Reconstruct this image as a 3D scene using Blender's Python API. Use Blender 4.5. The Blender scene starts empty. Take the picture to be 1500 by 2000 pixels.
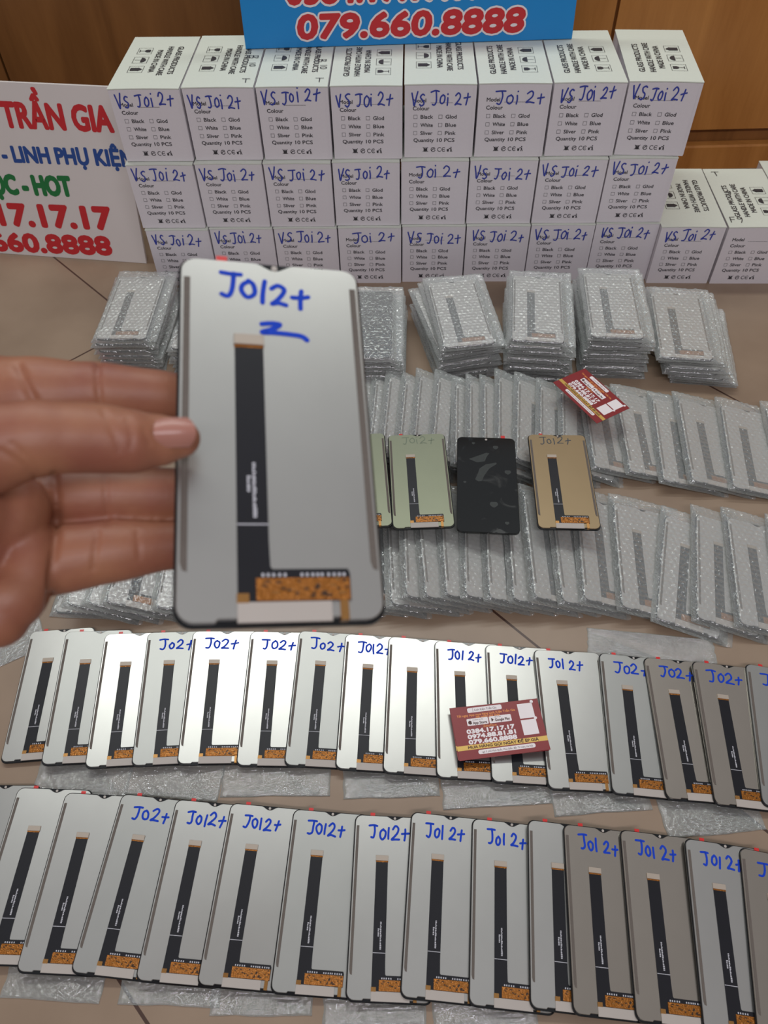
import bpy, math, random
import numpy as np
from mathutils import Matrix, Vector

S = bpy.context.scene
C = S.collection
rnd = random.Random(7)

# ------------------------------------------------------------------ camera
F, TH, RO, CAMH = 1515.0, math.radians(51.4), math.radians(-1.45), 0.757
c_, s_ = math.cos(TH), math.sin(TH)
cr, sr = math.cos(RO), math.sin(RO)
fwd = Vector((0, c_, -s_)); dwn = Vector((0, -s_, -c_)); rgt = Vector((1, 0, 0))
# image x = u*cr - v*sr, image y = u*sr + v*cr, with u along rgt and v along dwn
ix = rgt * cr - dwn * sr
iy = rgt * sr + dwn * cr
cam = bpy.data.cameras.new('camera')
cam.sensor_fit = 'VERTICAL'; cam.sensor_height = 24.0
cam.lens = F / 2000 * 24.0
cam.clip_start = 0.01
cam.dof.use_dof = True; cam.dof.focus_distance = 0.85; cam.dof.aperture_fstop = cam.lens / 2.2
camo = bpy.data.objects.new('camera', cam); C.objects.link(camo)
camo.matrix_world = Matrix(((ix.x, -iy.x, -fwd.x, 0), (ix.y, -iy.y, -fwd.y, 0), (ix.z, -iy.z, -fwd.z, CAMH), (0, 0, 0, 1)))
S.camera = camo
CP = Vector((0, 0, CAMH))

def ray(x, y):
    a, b = (x - 750) / F, (y - 1000) / F
    return fwd + ix * a + iy * b

def at(x, y, z):
    d = ray(x, y); return CP + d * ((z - CAMH) / d.z)

def cam_pt(x, y, depth):
    return CP + ray(x, y) * depth

def hit(x, y, p, n):
    d = ray(x, y); return CP + d * ((p - CP).dot(n) / d.dot(n))

# ------------------------------------------------------------------ world, lights, exposure
S.view_settings.view_transform = 'Standard'
S.view_settings.look = 'None'
S.view_settings.gamma = 1.0
S.view_settings.use_curve_mapping = False
S.view_settings.exposure = 0.24
w = bpy.data.worlds.new('room_air'); S.world = w; w.use_nodes = True
_N = w.node_tree.nodes; _L = w.node_tree.links
_tc = _N.new('ShaderNodeTexCoord'); _sp = _N.new('ShaderNodeVectorMath'); _sp.operation = 'DOT_PRODUCT'; _sp.inputs[1].default_value = (0.0, 0.5, 0.866); _rp = _N.new('ShaderNodeValToRGB')
_L.new(_tc.outputs['Generated'], _sp.inputs[0]); _L.new(_sp.outputs['Value'], _rp.inputs[0]); _L.new(_rp.outputs[0], _N['Background'].inputs[0])
_rp.color_ramp.elements[0].position = 0.62; _rp.color_ramp.elements[0].color = (0.34, 0.31, 0.31, 1)     # far walls and dim end of the shop
_rp.color_ramp.elements[1].position = 0.98; _rp.color_ramp.elements[1].color = (0.68, 0.69, 0.74, 1)     # pale ceiling round the lamps
_N['Background'].inputs[1].default_value = 0.50

def area(name, loc, target, sx, sy, power, col):
    l = bpy.data.lights.new(name, 'AREA'); l.shape = 'RECTANGLE'; l.size = sx; l.size_y = sy
    l.energy = power; l.color = col
    o = bpy.data.objects.new(name, l); C.objects.link(o); o.location = loc
    o.rotation_euler = (Vector(target) - Vector(loc)).to_track_quat('-Z', 'Y').to_euler()
    return o
area('ceiling_and_fill_light', (-0.15, 1.72, 2.45), (-0.15, 1.6, 0), 2.3, 0.22, 23, (0.96, 1.0, 0.96))
area('ceiling_and_fill_light', (0.1, -1.2, 2.3), (0.0, 0.4, 0), 2.2, 0.22, 26, (0.97, 0.94, 1.0))  # fill lamp added behind the camera to brighten the carton fronts
S.cycles.transparent_max_bounces = 24
S.cycles.max_bounces = 8

# ------------------------------------------------------------------ materials
def lin(c):
    return tuple(((v / 255) / 12.92 if v / 255 <= 0.04045 else ((v / 255 + 0.055) / 1.055) ** 2.4) for v in c) + (1,)

def mat(name, rgb, rough=0.5, metal=0.0, spec=0.5, var=0.0, scale=60.0, bump=0.0, bscale=200.0, stretch=(1, 1, 1)):
    m = bpy.data.materials.new(name); m.use_nodes = True
    nt = m.node_tree; N = nt.nodes; L = nt.links
    b = N['Principled BSDF']
    b.inputs['Roughness'].default_value = rough; b.inputs['Metallic'].default_value = metal
    b.inputs['Specular IOR Level'].default_value = spec
    col = lin(rgb)
    tc = N.new('ShaderNodeTexCoord'); mp = N.new('ShaderNodeMapping'); mp.inputs['Scale'].default_value = stretch
    L.new(tc.outputs['Object'], mp.inputs['Vector'])
    nz = N.new('ShaderNodeTexNoise'); nz.inputs['Scale'].default_value = scale; nz.inputs['Detail'].default_value = 4
    L.new(mp.outputs[0], nz.inputs['Vector'])
    mx = N.new('ShaderNodeMix'); mx.data_type = 'RGBA'
    mx.inputs[6].default_value = tuple(v * (1 - var) for v in col[:3]) + (1,)
    mx.inputs[7].default_value = tuple(min(1, v * (1 + var)) for v in col[:3]) + (1,)
    L.new(nz.outputs['Fac'], mx.inputs[0]); L.new(mx.outputs[2], b.inputs['Base Color'])
    if bump:
        n2 = N.new('ShaderNodeTexNoise'); n2.inputs['Scale'].default_value = bscale; n2.inputs['Detail'].default_value = 3
        L.new(mp.outputs[0], n2.inputs['Vector'])
        bp = N.new('ShaderNodeBump'); bp.inputs['Strength'].default_value = bump; bp.inputs['Distance'].default_value = 0.001
        L.new(n2.outputs['Fac'], bp.inputs['Height']); L.new(bp.outputs[0], b.inputs['Normal'])
    return m

M = {}
M['card'] = mat('lilac_lit_card', (222, 217, 221), 0.55, var=0.03, scale=300, bump=0.04, bscale=900)  # white carton card with the lilac of the front light in its colour
M['cardlid'] = mat('green_lit_card', (218, 224, 212), 0.5, var=0.03, scale=200, bump=0.04, bscale=900)  # same white card for lids, greenish overhead light put into its colour
M['ink'] = mat('black_print', (52, 50, 54), 0.6, var=0.1)
M['pencil'] = mat('grey_pencil', (170, 170, 172), 0.7)
M['marker'] = mat('blue_marker', (52, 66, 160), 0.5, var=0.15, scale=300)
M['marker2'] = mat('bright_blue_marker', (28, 66, 186), 0.7, spec=0.15, var=0.15, scale=300)
M['greymark'] = mat('grey_marker', (112, 124, 104), 0.6, var=0.15, scale=300)
M['navymark'] = mat('navy_marker', (60, 68, 76), 0.6, var=0.15, scale=300)
M['signwhite'] = mat('white_board', (222, 216, 212), 0.4, var=0.03, scale=8)
M['signblue'] = mat('blue_board', (26, 136, 206), 0.35, var=0.04, scale=5)
M['red'] = mat('red_print', (200, 42, 48), 0.45, var=0.04)
M['blue'] = mat('blue_print', (40, 78, 150), 0.45, var=0.04)
M['green'] = mat('green_print', (30, 120, 62), 0.45, var=0.04)
M['white'] = mat('white_print', (236, 228, 228), 0.45, var=0.02)
M['silver'] = mat('brushed_silver', (192, 191, 186), 0.34, 0.92, var=0.05, scale=40, bump=0.015, bscale=1500)
M['dull'] = mat('dull_silver', (172, 172, 168), 0.42, 0.85, var=0.05, scale=40, bump=0.015, bscale=1500)
M['veiled'] = mat('film_lit_plate', (186, 183, 179), 0.5, 0.3, var=0.04, scale=60)  # wrapped silver plates; reflected brightness and film haze put into the colour
M['wall_tint'] = mat('wall_tinted_silver', (184, 176, 164), 0.25, 0.92, var=0.05, scale=40, bump=0.015, bscale=1500)  # silver plate with the brown wall's reflection put into its colour
M['gold'] = mat('gold_metal', (150, 130, 99), 0.42, 0.6, var=0.05, scale=40, bump=0.015, bscale=1500)
M['sage'] = mat('sage_metal', (140, 144, 122), 0.42, 0.6, var=0.05, scale=40, bump=0.015, bscale=1500)
M['glass'] = mat('black_glass', (14, 16, 18), 0.18, var=0.1)
M['strip'] = mat('grey_foam_tape', (100, 92, 85), 0.8, var=0.18, scale=700, bump=0.2, bscale=1500)
M['flex'] = mat('black_flex_film', (22, 22, 28), 0.42, spec=0.35, var=0.2, scale=60)
M['connector'] = mat('tan_connector', (176, 164, 150), 0.5, 0.2, var=0.08)
M['copper'] = mat('copper_film', (158, 98, 34), 0.22, 0.5, var=0.35, scale=700, bump=0.5, bscale=900)
M['goldpad'] = mat('gold_pads', (190, 140, 82), 0.25, 0.8, var=0.2, scale=900)
M['tape'] = mat('pale_tape', (178, 170, 162), 0.5, var=0.03)
M['tab'] = mat('red_film_tab', (206, 46, 44), 0.35, var=0.05)
M['code'] = mat('white_code_print', (190, 190, 196), 0.6)
M['chip'] = mat('dark_chip', (48, 34, 24), 0.4)
M['maroon'] = mat('maroon_card', (132, 30, 34), 0.4, var=0.08, scale=30)
M['orange'] = mat('orange_print', (222, 140, 70), 0.45)
M['goldband'] = mat('gold_band', (206, 168, 84), 0.35, 0.2, var=0.06, scale=60)
M['darktext'] = mat('dark_print', (70, 30, 24), 0.5)

def wood(name, a, b, sc):
    m = bpy.data.materials.new(name); m.use_nodes = True
    N = m.node_tree.nodes; L = m.node_tree.links; bs = N['Principled BSDF']
    tc = N.new('ShaderNodeTexCoord'); mp = N.new('ShaderNodeMapping'); mp.inputs['Scale'].default_value = (sc, sc, sc * 0.12)
    L.new(tc.outputs['Object'], mp.inputs['Vector'])
    n1 = N.new('ShaderNodeTexNoise'); n1.inputs['Scale'].default_value = 3.0; n1.inputs['Detail'].default_value = 8; n1.inputs['Distortion'].default_value = 1.2
    n2 = N.new('ShaderNodeTexNoise'); n2.inputs['Scale'].default_value = 40.0; n2.inputs['Detail'].default_value = 3
    L.new(mp.outputs[0], n1.inputs['Vector']); L.new(mp.outputs[0], n2.inputs['Vector'])
    ad = N.new('ShaderNodeMath'); ad.operation = 'MULTIPLY_ADD'; ad.inputs[1].default_value = 0.25
    L.new(n2.outputs['Fac'], ad.inputs[0]); L.new(n1.outputs['Fac'], ad.inputs[2])
    rp = N.new('ShaderNodeValToRGB'); rp.color_ramp.elements[0].position = 0.35; rp.color_ramp.elements[1].position = 0.85
    rp.color_ramp.elements[0].color = lin(a); rp.color_ramp.elements[1].color = lin(b)
    L.new(ad.outputs[0], rp.inputs[0]); L.new(rp.outputs[0], bs.inputs['Base Color'])
    bs.inputs['Roughness'].default_value = 0.35
    return m
M['wood'] = wood('lit_wood', (172, 112, 52), (204, 142, 74), 5)  # lighter copy of the wall wood, stronger light put into the colour
M['wood2'] = wood('shaded_wood', (122, 80, 42), (150, 102, 56), 5)  # darker copy of the same wood, weaker light put into the colour
M['seam'] = mat('dark_gap', (60, 38, 20), 0.7)

def floor_mat():
    m = bpy.data.materials.new('beige_tiles'); m.use_nodes = True
    N = m.node_tree.nodes; L = m.node_tree.links; bs = N['Principled BSDF']
    tc = N.new('ShaderNodeTexCoord')
    mp = N.new('ShaderNodeMapping'); mp.inputs['Rotation'].default_value = (0, 0, math.radians(47.0))
    L.new(tc.outputs['Object'], mp.inputs['Vector'])
    br = N.new('ShaderNodeTexBrick'); br.offset = 0.0; br.squash = 1.0
    br.inputs['Scale'].default_value = 1.0; br.inputs['Brick Width'].default_value = 1.2; br.inputs['Row Height'].default_value = 0.5
    br.inputs['Mortar Size'].default_value = 0.0016; br.inputs['Mortar Smooth'].default_value = 0.2
    sx = N.new('ShaderNodeVectorMath'); sx.operation = 'ADD'; sx.inputs[1].default_value = (0.98, 0.10, 0)
    L.new(mp.outputs[0], sx.inputs[0]); L.new(sx.outputs[0], br.inputs['Vector'])
    br.inputs['Color1'].default_value = lin((152, 131, 110)); br.inputs['Color2'].default_value = lin((147, 127, 108)); br.inputs['Mortar'].default_value = lin((74, 52, 42))
    nz = N.new('ShaderNodeTexNoise'); nz.inputs['Scale'].default_value = 9; nz.inputs['Detail'].default_value = 6
    L.new(tc.outputs['Object'], nz.inputs['Vector'])
    mx = N.new('ShaderNodeMix'); mx.data_type = 'RGBA'; mx.blend_type = 'MULTIPLY'; mx.inputs[0].default_value = 0.5
    rp = N.new('ShaderNodeValToRGB'); rp.color_ramp.elements[0].color = (0.62, 0.58, 0.55, 1); rp.color_ramp.elements[1].color = (1, 1, 1, 1)
    rp.color_ramp.elements[0].position = 0.3; rp.color_ramp.elements[1].position = 0.65
    L.new(nz.outputs['Fac'], rp.inputs[0]); L.new(br.outputs['Color'], mx.inputs[6]); L.new(rp.outputs[0], mx.inputs[7])
    L.new(mx.outputs[2], bs.inputs['Base Color']); bs.inputs['Roughness'].default_value = 0.4
    return m
M['floor'] = floor_mat()

def film_mat(name, amount, tint):
    m = bpy.data.materials.new(name); m.use_nodes = True
    N = m.node_tree.nodes; L = m.node_tree.links; bs = N['Principled BSDF']; out = N['Material Output']
    N.remove(bs)
    tc = N.new('ShaderNodeTexCoord')
    nz = N.new('ShaderNodeTexNoise'); nz.inputs['Scale'].default_value = 280; nz.inputs['Detail'].default_value = 3
    L.new(tc.outputs['Object'], nz.inputs['Vector'])
    bp = N.new('ShaderNodeBump'); bp.inputs['Strength'].default_value = 1.0; bp.inputs['Distance'].default_value = 0.0012
    L.new(nz.outputs['Fac'], bp.inputs['Height'])
    tr = N.new('ShaderNodeBsdfTransparent'); tr.inputs[0].default_value = (0.98, 0.985, 0.98, 1)
    df = N.new('ShaderNodeBsdfDiffuse'); df.inputs[0].default_value = lin(tint)
    gl = N.new('ShaderNodeBsdfGlossy'); gl.inputs['Roughness'].default_value = 0.07; L.new(bp.outputs[0], gl.inputs['Normal'])
    lw = N.new('ShaderNodeLayerWeight'); lw.inputs[0].default_value = 0.5
    ma = N.new('ShaderNodeMath'); ma.operation = 'MULTIPLY_ADD'; ma.inputs[1].default_value = 0.42; ma.inputs[2].default_value = amount; ma.use_clamp = True
    L.new(lw.outputs['Facing'], ma.inputs[0])
    lb = N.new('ShaderNodeLayerWeight'); lb.inputs[0].default_value = 0.5; L.new(bp.outputs[0], lb.inputs['Normal'])
    fr = N.new('ShaderNodeMath'); fr.operation = 'POWER'; fr.inputs[1].default_value = 4.0; L.new(lb.outputs['Facing'], fr.inputs[0])
    f2 = N.new('ShaderNodeMath'); f2.operation = 'MULTIPLY_ADD'; f2.inputs[1].default_value = 0.8; f2.inputs[2].default_value = 0.14; f2.use_clamp = True
    L.new(fr.outputs[0], f2.inputs[0])
    m1 = N.new('ShaderNodeMixShader'); L.new(ma.outputs[0], m1.inputs[0]); L.new(tr.outputs[0], m1.inputs[1]); L.new(df.outputs[0], m1.inputs[2])
    mx = N.new('ShaderNodeMixShader'); L.new(f2.outputs[0], mx.inputs[0]); L.new(m1.outputs[0], mx.inputs[1]); L.new(gl.outputs[0], mx.inputs[2])
    L.new(mx.outputs[0], out.inputs['Surface'])
    return m
M['film'] = film_mat('bubble_film', 0.11, (226, 232, 228))

def skin_mat():
    m = bpy.data.materials.new('skin'); m.use_nodes = True
    N = m.node_tree.nodes; L = m.node_tree.links; bs = N['Principled BSDF']
    tc = N.new('ShaderNodeTexCoord')
    nz = N.new('ShaderNodeTexNoise'); nz.inputs['Scale'].default_value = 45; nz.inputs['Detail'].default_value = 5
    L.new(tc.outputs['Object'], nz.inputs['Vector'])
    rp = N.new('ShaderNodeValToRGB'); rp.color_ramp.elements[0].color = lin((140, 84, 66)); rp.color_ramp.elements[1].color = lin((160, 108, 80))
    rp.color_ramp.elements[0].position = 0.3; rp.color_ramp.elements[1].position = 0.7
    L.new(nz.outputs['Fac'], rp.inputs[0]); L.new(rp.outputs[0], bs.inputs['Base Color'])
    bs.inputs['Roughness'].default_value = 0.5
    bs.inputs['Subsurface Weight'].default_value = 0.12; bs.inputs['Subsurface Radius'].default_value = (0.006, 0.002, 0.001); bs.inputs['Subsurface Scale'].default_value = 0.6
    n2 = N.new('ShaderNodeTexNoise'); n2.inputs['Scale'].default_value = 700; L.new(tc.outputs['Object'], n2.inputs['Vector'])
    bp = N.new('ShaderNodeBump'); bp.inputs['Strength'].default_value = 0.12; bp.inputs['Distance'].default_value = 0.0006
    L.new(n2.outputs['Fac'], bp.inputs['Height']); L.new(bp.outputs[0], bs.inputs['Normal'])
    return m
M['skin'] = skin_mat()
M['nail'] = mat('nail', (172, 120, 106), 0.28, var=0.04)

# ------------------------------------------------------------------ object helpers
def link(name, me, parent=None):
    o = bpy.data.objects.new(name, me); C.objects.link(o)
    if parent: o.parent = parent
    return o

def tag(o, label, cat, group=None):
    o['label'] = label; o['category'] = cat
    if group: o['group'] = group
    return o

def empty(name):
    o = bpy.data.objects.new(name, None); o.empty_display_size = 0.01; C.objects.link(o); return o

def dup(o, parent=None):
    n = o.copy(); C.objects.link(n)
    n.parent = parent
    for ch in list(o.children): dup(ch, n)
    return n

class MB:
    """collects polygons for one mesh"""
    def __init__(s): s.v = []; s.f = []; s.smooth = False
    def add(s, vs, fs):
        k = len(s.v); s.v += [tuple(p) for p in vs]; s.f += [tuple(i + k for i in f) for f in fs]
    def poly(s, pts, z): s.add([(x, y, z) for x, y in pts], [tuple(range(len(pts)))])
    def rect(s, x0, y0, x1, y1, z): s.poly([(x0, y0), (x1, y0), (x1, y1), (x0, y1)], z)
    def prism(s, pts, z0, z1, bev=0.0):
        n = len(pts)
        if bev:
            cx = sum(p[0] for p in pts) / n; cy = sum(p[1] for p in pts) / n
            ins = inset(pts, bev)
            V = [(x, y, z0) for x, y in pts] + [(x, y, z1 - bev) for x, y in pts] + [(x, y, z1) for x, y in ins]
            Fs = [tuple(reversed(range(n))), tuple(range(2 * n, 3 * n))]
            for r in (0, 1):
                Fs += [(r * n + i, r * n + (i + 1) % n, (r + 1) * n + (i + 1) % n, (r + 1) * n + i) for i in range(n)]
        else:
            V = [(x, y, z0) for x, y in pts] + [(x, y, z1) for x, y in pts]
            Fs = [tuple(reversed(range(n))), tuple(range(n, 2 * n))] + [(i, (i + 1) % n, n + (i + 1) % n, n + i) for i in range(n)]
        s.add(V, Fs)
    def box(s, x0, y0, z0, x1, y1, z1, bev=0.0):
        s.prism([(x0, y0), (x1, y0), (x1, y1), (x0, y1)], z0, z1, bev)
    def xf(s, fn): s.v = [tuple(fn(Vector(p))) for p in s.v]; return s
    def mesh(s, name, material):
        me = bpy.data.meshes.new(name); me.from_pydata(s.v, [], s.f); me.update()
        if s.smooth:
            me.polygons.foreach_set('use_smooth', [True] * len(me.polygons))
        me.materials.append(material); return me
    def obj(s, name, material, parent=None): return link(name, s.mesh(name, material), parent)

def inset(pts, d):
    n = len(pts); out = []
    for i in range(n):
        a, b, c = Vector(pts[i - 1]), Vector(pts[i]), Vector(pts[(i + 1) % n])
        e1 = (b - a); e2 = (c - b)
        if e1.length < 1e-9 or e2.length < 1e-9: out.append(tuple(b)); continue
        n1 = Vector((-e1.y, e1.x)).normalized(); n2 = Vector((-e2.y, e2.x)).normalized()
        m = n1 + n2
        if m.length < 1e-6: m = n1
        m = m.normalized(); k = max(0.4, m.dot(n1))
        out.append(tuple(b + m * (d / k)))
    return out

def rrect(x0, y0, x1, y1, r, n=5):
    P = []
    for cx, cy, a in ((x1 - r, y0 + r, -90), (x1 - r, y1 - r, 0), (x0 + r, y1 - r, 90), (x0 + r, y0 + r, 180)):
        for k in range(n + 1):
            t = math.radians(a + 90 * k / n); P.append((cx + r * math.cos(t), cy + r * math.sin(t)))
    return P

def disc(cx, cy, r, n=16):
    return [(cx + r * math.cos(2 * math.pi * k / n), cy + r * math.sin(2 * math.pi * k / n)) for k in range(n)]

_txt = {}
def text_geo(s, res=3):
    if (s, res) in _txt: return _txt[(s, res)]
    cu = bpy.data.curves.new('lettering', 'FONT'); cu.body = s; cu.size = 1.0; cu.resolution_u = res; cu.fill_mode = 'FRONT'
    o = bpy.data.objects.new('lettering', cu)
    me = bpy.data.meshes.new_from_object(o)
    V = [(v.co.x, v.co.y) for v in me.vertices]; Fs = [tuple(p.vertices) for p in me.polygons]
    bpy.data.objects.remove(o); bpy.data.curves.remove(cu); bpy.data.meshes.remove(me)
    x0 = min(v[0] for v in V); x1 = max(v[0] for v in V)
    CAPH = 0.70
    V = [((x - x0) / CAPH, y / CAPH) for x, y in V]
    _txt[(s, res)] = (V, Fs, (x1 - x0) / CAPH)
    return _txt[(s, res)]

def put_text(mb, s, x, y, h, z, width=None, bold=0.0, shear=0.0, ncopy=10, rot=0.0, res=3, align='l'):
    """text with its baseline start at x,y; capital height h; stretched to width; bold = stroke growth in units of h"""
    V, Fs, w = text_geo(s, res)
    sx = h if width is None else width / w
    if align == 'c': x -= w * sx / 2
    offs = [(0, 0)]
    if bold: offs += [(bold * h * math.cos(2 * math.pi * k / ncopy), bold * h * math.sin(2 * math.pi * k / ncopy)) for k in range(ncopy)]
    cr_, sr_ = math.cos(rot), math.sin(rot)
    for i, (ox, oy) in enumerate(offs):
        P = []
        for (a, b) in V:
            px, py = a * sx + shear * b * h + ox, b * h + oy
            P.append((x + px * cr_ - py * sr_, y + px * sr_ + py * cr_, z + i * 6e-6))
        mb.add(P, Fs)

def smooth_line(P, n=5):
    if len(P) < 3: return P
    Q = []
    for i in range(len(P) - 1):
        p0 = P[max(0, i - 1)]; p1 = P[i]; p2 = P[i + 1]; p3 = P[min(len(P) - 1, i + 2)]
        for k in range(n):
            t = k / n
            Q.append(tuple(0.5 * (2 * p1[d] + (p2[d] - p0[d]) * t + (2 * p0[d] - 5 * p1[d] + 4 * p2[d] - p3[d]) * t * t + (3 * p1[d] - p0[d] - 3 * p2[d] + p3[d]) * t ** 3) for d in (0, 1)))
    Q.append(P[-1]); return Q

def stroke(mb, P, wd, z):
    """a pen stroke: flat ribbon with round ends"""
    for i in range(len(P) - 1):
        a, b = Vector(P[i]), Vector(P[i + 1]); d = b - a
        if d.length < 1e-9: continue
        n = Vector((-d.y, d.x)).normalized() * wd / 2
        zz = z + (i % 7) * 5e-6
        mb.add([(*(a + n), zz), (*(a - n), zz), (*(b - n), zz), (*(b + n), zz)], [(0, 1, 2, 3)])
    for i in range(0, len(P)):
        mb.poly(disc(P[i][0], P[i][1], wd / 2, 8), z + 4e-5 + (i % 5) * 3e-6)

GL = {
 'J': (0.75, [[(0, .93), (.4, .97), (.75, .95)], [(.48, .95), (.52, .6), (.48, .2), (.34, .02), (.14, .06)]]),
 'O': (0.6, [[(.3, .72), (.08, .55), (.06, .25), (.25, .05), (.48, .2), (.5, .55), (.3, .72)]]),
 'o': (0.55, [[(.25, .6), (.06, .42), (.06, .2), (.22, .06), (.42, .2), (.42, .46), (.25, .6)]]),
 'i': (0.3, [[(.1, .66), (.11, .3), (.12, .02)], [(.12, .94), (.13, .97)]]),
 '1': (0.3, [[(.12, .85), (.11, .4), (.12, .02)]]),
 '2': (0.8, [[(.05, .72), (.28, .93), (.52, .8), (.5, .55), (.25, .25), (.04, .06), (.3, .09), (.68, .05)]]),
 '+': (0.65, [[(0, .42), (.3, .46), (.6, .5)], [(.34, .75), (.31, .4), (.24, -.02)]]),
 'V': (0.75, [[(0, .98), (.15, .5), (.28, .04), (.42, .5), (.58, 1.05)]]),
 'S': (0.65, [[(.52, .86), (.32, .93), (.12, .78), (.2, .58), (.42, .42), (.46, .2), (.26, .04), (.04, .12)]]),
 'T': (0.7, [[(.0, .95), (.7, .95)], [(.35, .95), (.36, 0)]]),
 'F': (0.6, [[(.05, 1), (.05, 0)], [(.05, 1), (.55, 1.02)], [(.05, .55), (.45, .55)]]),
 '9': (0.6, [[(.45, .75), (.2, .95), (.08, .7), (.3, .55), (.46, .8), (.44, .4), (.3, 0)]]),
 'B': (0.6, [[(.05, 1), (.05, 0)], [(.05, 1), (.4, .9), (.3, .55), (.05, .5), (.45, .4), (.4, .08), (.05, 0)]]),
 'Z': (0.9, [[(.08, .9), (.35, .93), (.6, .88), (.4, .55), (.08, .3), (.45, .3), (.9, .22), (1.3, .12), (1.5, -.1)]]),
 ' ': (0.3, []),
}
def write(mb, s, x, y, h, width, wd, z, r, slope=0.0, rot=0.0):
    """handwriting in loose capitals, h tall and width wide"""
    tot = sum(GL[ch][0] for ch in s) + 0.12 * (len(s) - 1)
    sx = width / tot; cx = 0.0
    for ch in s:
        a, ST = GL[ch]
        dy = r.uniform(-.07, .07) * h; sc = r.uniform(.88, 1.1); sh = r.uniform(-.05, .12)
        for P in ST:
            Q = [(cx * sx + (px + r.uniform(-.03, .03)) * sx * sc + sh * py * h, dy + (py + r.uniform(-.03, .03)) * h * sc) for px, py in P]
            Q = smooth_line(Q, 5)
            Q = [(px, py + slope * px) for px, py in Q]
            ca, sa = math.cos(rot), math.sin(rot)
            Q = [(x + px * ca - py * sa, y + px * sa + py * ca) for px, py in Q]
            stroke(mb, Q, wd, z)
        cx += a + 0.12

ORD = ['first', 'second', 'third', 'fourth', 'fifth', 'sixth', 'seventh', 'eighth', 'ninth', 'tenth', 'eleventh', 'twelfth', 'thirteenth', 'fourteenth', 'fifteenth', 'sixteenth', 'seventeenth', 'eighteenth', 'nineteenth', 'twentieth', 'twenty-first', 'twenty-second', 'twenty-third', 'twenty-fourth', 'twenty-fifth', 'twenty-sixth', 'twenty-seventh', 'twenty-eighth']

# ------------------------------------------------------------------ setting: floor and wooden wall
WY = 1.43
mb = MB(); mb.add([(-2.2, -1.2, 0), (2.2, -1.2, 0), (2.2, WY + .05, 0), (-2.2, WY + .05, 0), (-2.2, -1.2, -.03), (2.2, -1.2, -.03), (2.2, WY + .05, -.03), (-2.2, WY + .05, -.03)],
                  [(0, 1, 2, 3), (7, 6, 5, 4), (0, 4, 5, 1), (1, 5, 6, 2), (2, 6, 7, 3), (3, 7, 4, 0)])
o = mb.obj('floor', M['floor']); o['kind'] = 'structure'
WN = Vector((0, 1, 0)); WP = Vector((0, WY, 0))
xs1 = hit(6, 130, WP, WN).x; zt = hit(1430, 252, WP, WN).z; zr = hit(1430, 279, WP, WN).z; xs2 = hit(1208, 0, WP, WN).x
mb = MB(); mb.box(-2.2, WY + .012, 0, 2.2, WY + .05, 0.85)
o = mb.obj('wall_back', M['wood2']); o['kind'] = 'structure'
mb = MB(); mb.box(-2.2, WY, zt, xs1, WY + .012, 0.85, .002); o = mb.obj('trim_1', M['wood2']); o['kind'] = 'structure'
mb = MB(); mb.box(xs2 + .004, WY, zt, 2.2, WY + .012, 0.85, .002); o = mb.obj('trim_2', M['wood']); o['kind'] = 'structure'
mb = MB(); mb.box(xs2 - .11, WY + .002, zt, xs2 - .001, WY + .012, 0.85, .002); o = mb.obj('trim_3', M['wood']); o['kind'] = 'structure'
mb = MB(); mb.box(xs1 + .003, WY + .002, zt, xs2 - .112, WY + .012, 0.85, .002); o = mb.obj('trim_4', M['wood2']); o['kind'] = 'structure'
mb = MB(); mb.box(-2.2, WY - .010, 0, 2.2, WY + .012, zr, .003); o = mb.obj('baseboard_back', M['wood']); o['kind'] = 'structure'

# ------------------------------------------------------------------ signs
def sign(name, board_mat, quad, n_org, nrm, thick, lines, label):
    """quad = plane origin + axes; lines = (text, material, px-left-baseline, px-right-baseline, px cap top, bold, shear, outline)"""
    P0, ax, ay, wdt, hgt = quad
    root = empty(name); root.matrix_world = Matrix((( ax.x, ay.x, nrm.x, P0.x), (ax.y, ay.y, nrm.y, P0.y), (ax.z, ay.z, nrm.z, P0.z), (0, 0, 0, 1)))
    inv = root.matrix_world.inverted()
    mb = MB(); mb.box(0, 0, -thick, wdt, hgt, 0, .0006); mb.obj('board', board_mat, root)
    for t, m_, a, b, cap, bold, shear, outl in lines:
        A = inv @ hit(*a, P0, nrm); B = inv @ hit(*b, P0, nrm); K = inv @ hit(*cap, P0, nrm)
        d = (B - A); rot = math.atan2(d.y, d.x); ln = d.length
        nv = Vector((-math.sin(rot), math.cos(rot), 0)); h = (K - A).dot(nv)
        if outl:
            mb = MB(); put_text(mb, t, A.x, A.y, h, .0004, ln - shear * h, outl, shear, 16, rot); mb.obj('lettering_outline', M['white'], root)
        mb = MB(); put_text(mb, t, A.x, A.y, h, .0006 if outl else .0003, ln - shear * h, bold, shear, 12, rot); mb.obj('lettering', m_, root)
    tag(root, label, 'sign'); return root

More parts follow.
